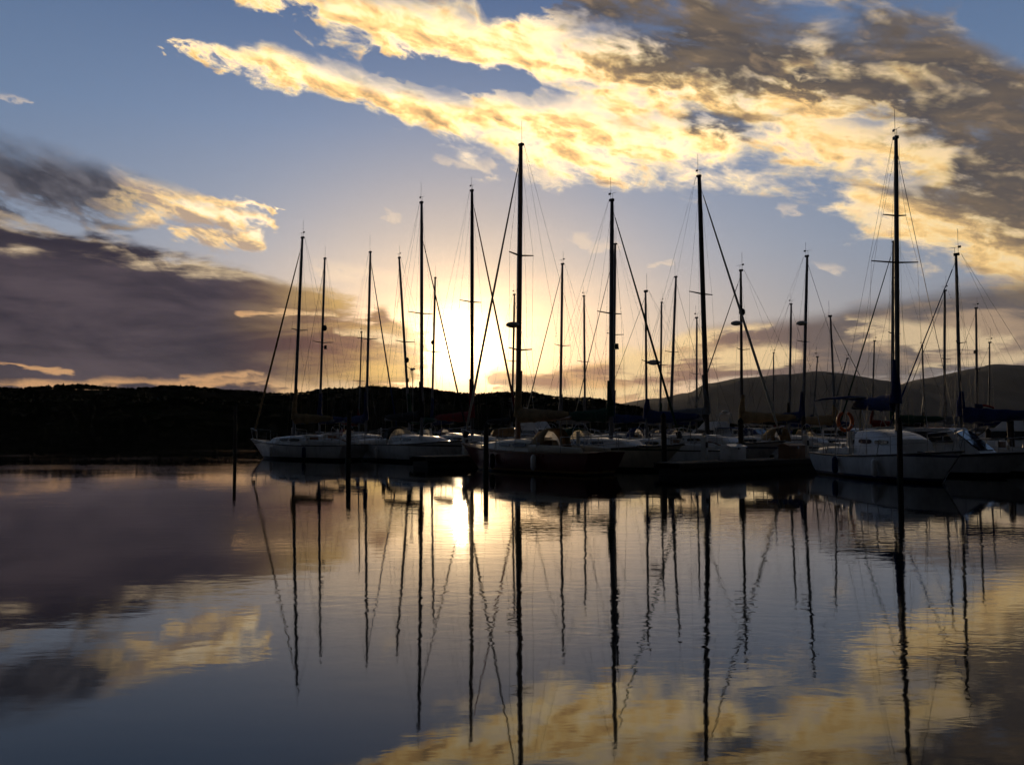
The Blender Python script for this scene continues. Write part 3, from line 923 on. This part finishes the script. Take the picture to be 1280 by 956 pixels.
BOATS = [
    # front boats, whose hulls show
    dict(m=(378, 297, 370, 490), d=50.0, dodger=0, L=8.7, yaw=13, bow=-1, hull='white black', canvas='tan', spr=((.53, .05),), label='white sailboat with a jib furled on a long stay, lying nearest the wooded headland'),
    dict(m=(527, 253, 527, 487), q=-39, L=9.4, bow=1, hull='white black', canvas='black', jib=.7, fs=.86, label='white sailboat with a bare slim mast just before the sun, its dodger windows glowing'),
    dict(m=(651, 181, 648, 490), q=-27, L=8.6, bow=-1, hull='dark red', canvas='tan', wood=1, jib=.9, mr=.105, spr=((.62, .052), (.30, .05)), gear=((406, -.25, 'radar'),), label='dark red wooden sailboat with the tallest mast, next to the sun'),
    dict(m=(765, 250, 764, 505), q=-27, L=8.9, bow=1, hull='white green', canvas='green', jib=.8, mr=.09, spr=((.52, .07),), gear=((433, .22, 'light'),), label='cream sailboat with green canvas and two wide spreaders halfway up its mast'),
    dict(dodger=0, m=(874, 220, 882, 485), q=-27, L=9.4, bow=1, hull='white blue', canvas='grey', jib=1, mr=.105, darkmast=1, cabin=.5, spr=((.54, .068),), label='white sailboat with a tall dark mast leaning slightly and a thick furled jib'),
    dict(m=(1120, 172, 1122, 480), d=30.0, L=7.6, F=.80, yaw=-31, bow=1, hull='white blue', canvas='blue', jib=0, mr=.085, beam=.34, cabin=.80, dodger=0, bimini=1, buoy=.15, darkmast=1, spr=((.57, .085), (.73, .042)), label='white sailboat in front with blue bimini, orange horseshoe buoy and two pairs of spreaders'),
    dict(dodger=0, m=(1195, 318, 1199, 465), q=-15, L=7.6, bow=-1, hull='white black', canvas='blue', jib=.5, cabin=.5, label='white sailboat with a short thick mast moored beside the striped flag'),
    # second rank
    dict(dodger=0, m=(590, 238, 590, 490), q=-39, L=9.6, bow=1, hull='white red', canvas='red', jib=.9, mr=.10, darkmast=1, spr=((.54, .055),), label='white sailboat with red canvas whose dark mast crosses the edge of the sun'),
    dict(dodger=0, m=(463, 315, 459, 487), q=-51.5, L=9.2, bow=1, hull='white blue', canvas='blue', jib=.8, label='white sailboat whose furled jib slopes down beside a mast with two black fittings'),
    dict(dodger=0, m=(406, 323, 401, 490), q=-51.5, L=8.8, bow=-1, hull='navy', canvas='blue', jib=0, gear=((410, .12, 'reflector'), (434, .22, 'light')), label='navy sailboat whose mast carries one radar reflector above a small light'),
    dict(m=(499, 322, 508, 487), q=-51.5, L=8.8, bow=-1, hull='white green', canvas='green', jib=0, gear=((450, .14, 'reflector'), (475, .12, 'light')), turbine=(516, 462), label='sailboat with a leaning mast, black fittings on it and a small wind turbine'),
    dict(dodger=0, m=(703, 330, 701, 497), q=-39, L=8.8, bow=-1, hull='white red', canvas='grey', jib=.6, label='white sailboat with grey canvas and a thin jib furled towards the dark red boat'),
    dict(dodger=0, m=(807, 364, 808, 497), q=-27, L=8.4, bow=-1, hull='white blue', canvas='blue', jib=0, gear=((453, .36, 'radar'),), label='sailboat with a flat radar dome low on its mast'),
    dict(m=(926, 338, 927, 470), q=-27, L=8.8, bow=-1, hull='white red', canvas='tan', jib=.6, darkmast=1, gear=((404, -.25, 'radar'), (390, .05, 'reflector')), label='white sailboat with tan canvas, radar and reflector halfway up its dark mast'),
    dict(dodger=0, m=(1009, 320, 1006, 465), q=-27, L=8.2, bow=1, hull='navy', canvas='blue', jib=0, cabin=.5, gear=((404, -.22, 'radar'),), label='navy sailboat with a radar dome halfway up its mast, before the round hill'),
    dict(dodger=0, m=(1117, 302, 1116, 480), q=-27, L=9.0, bow=-1, hull='white green', canvas='green', jib=.8, label='sailboat with a jib furled on a steep stay, close behind the blue bimini boat'),
    dict(m=(1181, 363, 1181, 470), q=-27, L=8.6, bow=-1, hull='white black', canvas='grey', jib=.4, label='white sailboat with grey canvas and a slim mast in front of the long dark slope'),
    # behind
    dict(m=(452, 415, 450, 487), d=72, L=7.8, bow=1, hull='white red', canvas='red', jib=0, detail=0, label='small distant sailboat whose mast barely clears the wooded ridge'),
    dict(m=(544, 347, 541, 490), q=-63, L=8.8, bow=-1, hull='white blue', canvas='blue', jib=0, detail=0, gear=((428, -.10, 'reflector'),), label='far sailboat whose thin mast fades into the sun glare'),
    dict(m=(643, 368, 641, 490), q=-51.5, L=8.6, bow=1, hull='white black', canvas='black', jib=0, detail=0, label='sailboat whose thin mast stands right behind the tallest mast'),
    dict(m=(730, 370, 731, 500), q=-51.5, L=8.8, bow=1, hull='white blue', canvas='grey', jib=0, detail=0, label='far sailboat with a thin mast between two stouter ones'),
    dict(m=(769, 305, 767, 500), q=-39, L=9.4, bow=-1, hull='navy', canvas='blue', jib=.5, detail=0, label='navy sailboat whose mast nearly lines up behind that of the green canvas boat'),
    dict(m=(827, 378, 826, 495), q=-51.5, L=8.6, bow=-1, hull='white green', canvas='green', jib=0, detail=0, label='far sailboat with a bare mast beside the mast carrying the low radar dome'),
    dict(dodger=0, m=(845, 346, 840, 490), q=-39, L=9.0, bow=1, hull='white red', canvas='tan', jib=0, detail=0, label='sailboat with a long bare mast leaning over towards the tall dark mast'),
    dict(m=(843, 418, 841, 492), d=88, L=8.0, bow=1, hull='white black', canvas='grey', jib=0, detail=0, label='most distant sailboat behind the long bare leaning mast'),
    dict(m=(871, 397, 871, 485), q=-39, L=8.2, bow=1, hull='white blue', canvas='blue', jib=0, detail=0, label='far sailboat whose short mast hides beside the tall dark mast'),
    dict(m=(967, 441, 967, 468), q=-51.5, L=6.8, bow=-1, hull='white red', canvas='red', jib=0, detail=0, label='small far sailboat whose masthead only just clears the far hills'),
    dict(m=(989, 380, 988, 465), q=-39, L=8.4, bow=1, hull='white black', canvas='black', jib=0, detail=0, label='sailboat with a plain mast standing before the rising flank of the round hill'),
    dict(m=(1022, 446, 1021, 464), q=-39, L=6.6, bow=1, hull='white blue', canvas='blue', jib=0, detail=0, label='smallest far sailboat, its mast tip on the round hill crest'),
    dict(m=(1038, 395, 1041, 465), q=-27, L=7.8, bow=1, hull='white green', canvas='tan', jib=.4, detail=0, label='sailboat with a short leaning mast and tan canvas under the round hill'),
    dict(m=(1059, 448, 1055, 466), q=-39, L=6.8, bow=-1, hull='navy', canvas='blue', jib=0, detail=0, label='small far navy sailboat at the foot of the round hill'),
    dict(m=(1093, 426, 1092, 475), q=-39, L=7.4, bow=-1, hull='white red', canvas='red', jib=0, detail=0, label='sailboat with a short thin mast in the dip between the hills'),
    dict(m=(1153, 432, 1154, 472), q=-39, L=7.0, bow=1, hull='white black', canvas='black', jib=0, detail=0, label='far sailboat with a thin short mast where the long slope begins'),
    dict(dodger=0, m=(1220, 385, 1221, 460), q=-27, L=7.8, beam=.27, bow=-1, hull='white blue', canvas='blue', jib=0, detail=0, gear=((440, -.12, 'light'),), label='sailboat with a bare mast and a small light, behind the striped flag'),
    dict(m=(1237, 428, 1237, 458), q=-27, L=6.6, beam=.28, bow=-1, hull='white green', canvas='green', jib=0, detail=0, label='far sailboat with the last short mast under the highest crest'),
]


# ------------------------------------------------------------------ low motor boats lying between the yachts
def make_motorboat(p, q, L, rz, hullm, canvas, fly, label):
    t = thing('motorboat', label, 'motorboat', pq(p, q), rz, 'low motor boats between the yachts')
    B, F = L * .33, .78
    NS = 14
    def half(s): return B / 2 * (0.92 + .08 * math.sin(s * 3)) * (1 - max(0, (s - .5) / .5) ** 2.6) + .03
    def sheer(s): return F * (.86 + .34 * s * s)
    def hx(s, z): return -L / 2 + L * s + .16 * L * (z / F - 1) * max(0, (s - .5) / .5) ** 2
    rings = []
    for i in range(NS + 1):
        s = i / NS
        b, zs = half(s), sheer(s)
        prof = [(b, zs), (b * .97, zs * .7), (b * .9, zs * .3), (b * .84, .03), (b * .5, -.2), (0, -.32)]
        rings.append([Vector((hx(s, z), y, z)) for y, z in prof] + [Vector((hx(s, z), -y, z)) for y, z in reversed(prof[:-1])])
    mb = MB().quadstrip(rings, close=False)
    mb.f.append(tuple(range(len(rings[0]))))
    mb.build('hull', hullm, t)
    rows = [[Vector((hx(i / NS, sheer(i / NS)), (half(i / NS) - .01) * c, sheer(i / NS) - .03 + .04 * (1 - c * c))) for c in (1, .5, 0, -.5, -1)] for i in range(NS + 1)]
    MB().quadstrip(rows, close=False).build('deck', M['deck'], t)
    for sg in (1, -1):
        MB().tube([(hx(i / NS, sheer(i / NS)), sg * (half(i / NS) + .015), sheer(i / NS) - .05) for i in range(NS + 1)], .035, 6).build('rub_rail', M['black'], t)
    z0 = sheer(.5) - .05
    def house(x0, x1, x2, x3, w, zb, zt, nm, par):
        sec = [(x0, zb, 1), (x1, zt, .86), (x2, zt - .03, .84), (x3, zb, .9)]
        lo = [[Vector((x0, w * c, zb)) for c in (1, .5, -.5, -1)], [Vector((x1, w * .86 * c, zt)) for c in (1, .5, -.5, -1)],
              [Vector((x2, w * .82 * c, zt - .02)) for c in (1, .5, -.5, -1)], [Vector((x3, w * .8 * c, zb)) for c in (1, .5, -.5, -1)]]
        m = MB().quadstrip(lo, close=False)
        for sg in (0, 3):
            o = len(m.v); m.v += [tuple(r_[sg]) for r_ in lo]; m.f.append((o, o + 1, o + 2, o + 3))
        return m.build(nm, M['gel'], par)
    zt = z0 + 1.05
    cab = house(-.16 * L, -.14 * L, .10 * L, .30 * L, B * .40, z0, zt, 'cabin', t)
    # windscreen panes on the sloping front and a long window each side
    for c0, c1 in ((-.9, -.06), (.06, .9)):
        v = []
        for f_, c in ((.22, c0), (.22, c1), (.88, c1), (.88, c0)):
            x = .30 * L + (.10 * L - .30 * L) * f_; z = z0 + (zt - .02 - z0) * f_
            v.append(Vector((x + .03, B * .40 * (.80 + .02 * f_) * c, z + .035)))
        o = MB(); o.v = [tuple(k) for k in v] + [tuple(k - Vector((.03, 0, .03))) for k in v]
        o.f = [(0, 1, 2, 3), (7, 6, 5, 4), (0, 4, 5, 1), (1, 5, 6, 2), (2, 6, 7, 3), (3, 7, 4, 0)]
        o.build('windscreen', M['glass'], cab, False)
    for sg in (1, -1):
        v = []
        for x, f_ in ((-.12 * L, .50), (.13 * L, .50), (.085 * L, .86), (-.12 * L, .86)):
            v.append(Vector((x, sg * (B * .40 * (1 - .15 * f_) + .012), z0 + (zt - z0) * f_)))
        o = MB(); o.v = [tuple(k) for k in v] + [tuple(k - Vector((0, sg * .04, 0))) for k in v]
        o.f = [(0, 1, 2, 3), (7, 6, 5, 4), (0, 4, 5, 1), (1, 5, 6, 2), (2, 6, 7, 3), (3, 7, 4, 0)]
        o.build('window', M['glass'], cab, False)
    if fly:
        fb = house(-.15 * L, -.14 * L, .02 * L, .09 * L, B * .30, zt - .02, zt + .45, 'flybridge', t)
        MB().tube([(-.14 * L, B * .3, zt), (-.17 * L, B * .26, zt + 1.0), (-.17 * L, -B * .26, zt + 1.0), (-.14 * L, -B * .3, zt)], .035, 8).build('radar_arch', M['gel'], t)
        MB().ball((-.17 * L, 0, zt + 1.12), .24, .24, .10).build('radar_dome', M['radome'], t)
    rows = [[Vector((x, B * .38 * c, zt - .05 + dz + .08 * math.cos(c * 1.4))) for c in (-1, -.5, 0, .5, 1)] for x, dz in ((-.15 * L, .0), (-.28 * L, .03), (-.42 * L, -.04))]
    rows.append([Vector((-.46 * L, B * .38 * c, zt - .55)) for c in (-1, -.5, 0, .5, 1)])
    cv = MB().quadstrip(rows, close=False).build('cockpit_canopy', M['canvas_' + canvas], t)
    m = cv.modifiers.new('thick', 'SOLIDIFY'); m.thickness = .012
    rl = MB()
    for sg in (1, -1):
        rl.tube([(hx(s, sheer(s)), sg * (half(s) - .06), sheer(s) + .5) for s in (.55, .7, .85, .97)], .013, 6)
        for s in (.55, .7, .85, .97): rl.tube([(hx(s, sheer(s)), sg * (half(s) - .06), sheer(s) - .03), (hx(s, sheer(s)), sg * (half(s) - .06), sheer(s) + .5)], .012, 6)
    rl.build('bow_rail', M['steel'], t)
    MB().tube([(-.1 * L, B * .2, zt), (-.14 * L, B * .2, zt + 2.1)], .009, 5).build('antenna', M['radome'], t)
    return t


for sp in BOATS: make_boat(sp)
OPP = HEAD + math.pi
make_motorboat(33.5, -15.3, 6.4, HEAD, HULLS['white black'], 'grey', 0, 'low white motor boat with a windscreen, between the blue bimini boat and the flag')
make_motorboat(42.9, -16.2, 7.6, OPP, HULLS['white blue'], 'blue', 1, 'white motor boat with a flybridge and radar arch by the tall thick pile')
make_motorboat(47.9, -27.4, 6.6, HEAD, HULLS['white green'], 'green', 0, 'low motor boat with green canopy moored beyond the orange buoy')
make_motorboat(56.7, -27.6, 6.6, OPP, HULLS['white red'], 'red', 0, 'low motor boat with red canopy under the long dark slope')
make_motorboat(34.5, -39.2, 7.0, HEAD, HULLS['white black'], 'tan', 1, 'motor boat with flybridge behind the dark red sailboat')
make_motorboat(51.1, -39.4, 7.2, OPP, HULLS['navy'], 'blue', 1, 'navy motor boat with flybridge behind the tall dark mast')
make_motorboat(55.6, -39.4, 6.8, HEAD, HULLS['white blue'], 'grey', 0, 'far low motor boat with grey canopy behind the reflector mast')

# ------------------------------------------------------------------ floating docks
def dock(name, label, cat, p0, p1, q0, q1, group, seed):
    """timber float: plank deck, stringers and a dark float body under it"""
    along_p = (p1 - p0) > (q1 - q0)
    c = pq((p0 + p1) / 2, (q0 + q1) / 2)
    t = thing(name, label, cat, c, HEAD, group)       # local x runs along AX (q), local y along NX (p)
    hx_, hy_ = (q1 - q0) / 2, (p1 - p0) / 2
    r = random.Random(seed)
    mb = MB()
    n = max(4, int((2 * (hy_ if along_p else hx_)) / .16))
    for i in range(n):
        a = -1 + 2 * i / n; b = -1 + 2 * (i + .93) / n
        z = .47 + r.uniform(-.006, .006)
        if along_p: mb.box(-hx_, hx_, a * hy_, b * hy_, z - .035, z)
        else: mb.box(a * hx_, b * hx_, -hy_, hy_, z - .035, z)
    mb.build('planks', M['plank'], t, False)
    for sg in (1, -1):
        w = MB()
        if along_p: w.box(sg * hx_ - .05 - sg * .05, sg * hx_ + .05 - sg * .05, -hy_, hy_, .24, .428, .01)
        else: w.box(-hx_, hx_, sg * hy_ - .05 - sg * .05, sg * hy_ + .05 - sg * .05, .24, .428, .01)
        w.build('stringer', M['pile'], t)
    m = .12
    MB().box(-hx_ + m, hx_ - m, -hy_ + m, hy_ - m, -.3, .235, .03).build('float', M['float'], t)
    return t


G = 'floating docks between the boats'
dock('walkway', 'long low timber walkway along the nearest row of sterns', 'dock', 25.0, 66.0, -21.9, -20.6, G, 1)
dock('walkway', 'long low timber walkway behind the dark red boat', 'dock', 22.0, 76.0, -33.7, -32.3, G, 2)
dock('walkway', 'long low timber walkway between the two back rows of boats', 'dock', 24.6, 80.0, -46.0, -44.8, G, 3)
FINGERS = [(25.4, -32.25, -24.5, 'narrow finger dock between the dark red boat and the green canvas boat'),
           (36.15, -32.25, -24.5, 'narrow finger dock beside the tall dark mast boat'),
           (43.6, -32.25, -24.8, 'narrow finger dock beside the navy boat before the round hill'),
           (50.2, -32.25, -24.8, 'narrow finger dock in the gap under the dip between the hills'),
           (58.3, -32.25, -24.8, 'narrow finger dock in front of the long dark slope'),
           (32.6, -44.7, -36.5, 'narrow finger dock behind the tallest mast'),
           (39.1, -44.7, -36.5, 'narrow finger dock beside the grey canvas boat with the thin jib'),
           (53.0, -44.7, -36.5, 'narrow finger dock far back behind the leaning dark mast'),
           (32.0, -54.5, -46.1, 'narrow finger dock between the sloping furled jib and the wind turbine'),
           (38.2, -54.5, -46.1, 'narrow finger dock behind the sun glare boats'),
           (28.2, -17.9 - 2.6, -13.0, '')]
for i, (p, q0, q1, lb) in enumerate(FINGERS[:-1]):
    dock('finger_dock', lb, 'dock', p - .4, p + .4, q0, q1, G, 10 + i)


# ------------------------------------------------------------------ mooring piles
def piling(px, d, ytop, label, rad=.15):
    x, y = at(px, 560, d).x, d
    h = at(px, ytop, d).z
    t = thing('piling', label, 'piling', (x, y, 0), random.Random(px).uniform(0, 6), 'mooring piles of the marina')
    r = random.Random(px)
    lean = Vector((r.uniform(-.04, .04), r.uniform(-.04, .04), 0))
    pts = [lean * (k / 4) + Vector((0, 0, -.6 + (h + .6) * k / 4)) for k in range(5)]
    MB().tube(pts, [rad * k for k in (1.1, 1.08, 1.03, 1.0, .94)], 12).build('post', M['pile'], t)
    MB().tube([lean * .1 + Vector((0, 0, z)) for z in (-.4, .1, .32)], [rad * 1.16, rad * 1.17, rad * 1.09], 12).build('weed_collar', M['weed'], t)
    MB().tube([pts[-1] + Vector((0, 0, -.02)), pts[-1] + Vector((0, 0, .03)), pts[-1] + Vector((0, 0, .16))], [rad * 1.08, rad * 1.05, .02], 12).build('cap', M['canvas_black'], t)
    return t


piling(294, 60, 507, 'lone dark pile at the far end, by the bow of the boat nearest the headland', .115)
piling(435, 43.8, 517, 'dark pile between the two white boats nearest the headland', .115)
piling(607, 33.2, 533, 'short thick pile in front of the dark red boat, before the sun reflection', .095)
piling(831, 34.0, 521, 'tall dark pile at the bow of the green canvas boat', .105)
piling(927, 36.3, 527, 'dark pile at the walkway under the radar and reflector mast', .11)
piling(1124, 28.0, 528, 'slim dark pile standing in front of the blue bimini boat', .085)
piling(1235, 38.0, 540, 'short pile under the striped flag', .11)
piling(1265, 36.0, 528, 'tall thick pile by the right edge of the marina', .13)
piling(480, 56.5, 520, 'far pile at the end of the back walkway', .12)
piling(1005, 45.0, 523, 'pile beside the navy boat before the round hill', .11)


# ------------------------------------------------------------------ fenders hung over the near sides
def fender(spec, s_, colour, label):
    c, out, top = spec['_side'](s_, .42)
    pos = c + out * .13
    t = thing('fender', label, 'fender', pos, 0, 'fenders hung over the boat sides')
    MB().tube([(0, 0, -.30), (0, 0, -.26), (0, 0, -.20), (0, 0, .20), (0, 0, .26), (0, 0, .30)], [.02, .07, .105, .105, .07, .02], 12).build('bumper', M[colour], t)
    a = -out * .15
    MB().tube([(0, 0, .29), (a.x * .7, a.y * .7, top - .42 + .02), (a.x * 1.3, a.y * 1.3, top - .42 + .5)], .010, 5).build('lanyard', M['rope'], t)


def boat_at(x): return next(b for b in BOATS if b['m'][0] == x)


for x, s_, colour, lb in ((378, .30, 'canvas_blue', 'blue fender hung near the stern of the boat nearest the headland'),
                          (378, .62, 'gel', 'pale fender hung amidships on the boat nearest the headland'),
                          (527, .35, 'gel', 'pale fender hung near the stern of the boat with the slim mast before the sun'),
                          (651, .30, 'gel', 'pale fender hung near the stern of the dark red boat'),
                          (651, .58, 'canvas_black', 'black fender hung amidships on the dark red boat'),
                          (765, .55, 'canvas_green', 'green fender hung amidships on the green canvas boat'),
                          (874, .40, 'canvas_blue', 'blue fender hung on the side of the tall dark mast boat'),
                          (1120, .34, 'canvas_blue', 'blue fender hung near the stern of the blue bimini boat'),
                          (1120, .66, 'gel', 'pale fender hung near the bow of the blue bimini boat')):
    fender(boat_at(x), s_, colour, lb)


# ------------------------------------------------------------------ what stands on the walkways
def dock_box(p, q, w, mat, label):
    t = thing('dock_box', label, 'dock box', pq(p, q, .47), HEAD + math.pi / 2, 'dock boxes on the walkways')
    MB().box(-w / 2, w / 2, -.26, .26, 0, .48, .02).build('body', M[mat], t)
    m = MB().quadstrip([[Vector((sx * (w / 2 + .03), y, z)) for y, z in ((-.30, .483), (-.28, .53), (0, .62), (.28, .53), (.30, .483))] for sx in (-1, 1)], close=True)
    m.build('lid', M[mat], t)
    MB().box(-.06, .06, -.315, -.285, .40, .50, .005).build('latch', M['steel'], t)


def pedestal(p, q, label):
    t = thing('power_pedestal', label, 'power pedestal', pq(p, q, .47), HEAD, 'power pedestals on the walkways')
    MB().box(-.11, .11, -.09, .09, 0, .92, .02).build('post', M['radome'], t)
    MB().tube([(0, 0, .915), (0, 0, 1.0)], [.10, .10], 12).build('lamp', M['vinyl'], t)
    MB().tube([(0, 0, 1.0), (0, 0, 1.05)], [.14, .05], 12).build('cap', M['alu_dark'], t)
    MB().box(.108, .135, -.06, .06, .5, .72, .006).build('socket_cover', M['black'], t)


dock_box(32.6, -21.0, 1.2, 'teak', 'brown dock box on the nearest walkway beside the tall dark mast boat')
dock_box(36.4, -21.0, 1.1, 'gel', 'white dock box on the nearest walkway under the radar and reflector mast')
dock_box(40.2, -21.0, 1.2, 'canvas_grey', 'grey dock box on the nearest walkway before the navy boat')
dock_box(29.4, -21.6, 1.0, 'gel', 'white dock box on the nearest walkway beside the pile of the green canvas boat')
dock_box(26.0, -33.0, 1.2, 'gel', 'white dock box on the walkway behind the dark red boat')
pedestal(34.6, -21.6, 'slim power pedestal on the nearest walkway between brown and white dock boxes')
pedestal(38.4, -21.6, 'slim power pedestal on the nearest walkway between white and grey dock boxes')
pedestal(27.6, -21.6, 'slim power pedestal at the end of the nearest walkway')
pedestal(24.6, -33.0, 'slim power pedestal behind the dark red boat')



# ------------------------------------------------------------------ the striped flag on its staff
def build_flag():
    d = 35.6
    base = at(1219, 545, d)
    top = at(1219, 503, d)
    t = thing('flag', 'flag of red and white stripes on a short staff above the right hand boats', 'flag', base)
    h = top.z - base.z
    MB().tube([(0, 0, -.75), (0, 0, h)], .016, 8).build('staff', M['alu'], t)
    W, Hh = .80, .56
    NXs, ns = 16, 7
    def pt(u, v): return Vector((.02 + W * u, .07 * math.sin(u * 7 + v) * u, h - .05 - Hh * v - .14 * u * u))
    for k in range(ns):
        u0 = 0.40 if k < 3 else 0.0
        rows = [[pt(u0 + (1 - u0) * i / NXs, (k + e) / ns) for i in range(NXs + 1)] for e in (0, 1)]
        o = MB().quadstrip(rows, close=False).build('stripe', M['flag_red'] if k % 2 == 0 else M['flag_white'], t)
        m = o.modifiers.new('thick', 'SOLIDIFY'); m.thickness = .004
    rows = [[pt(.40 * i / 6, 3 * e / ns / 2) for i in range(7)] for e in (0, 1, 2)]
    o = MB().quadstrip(rows, close=False).build('canton', M['flag_blue'], t)
    m = o.modifiers.new('thick', 'SOLIDIFY'); m.thickness = .004


build_flag()
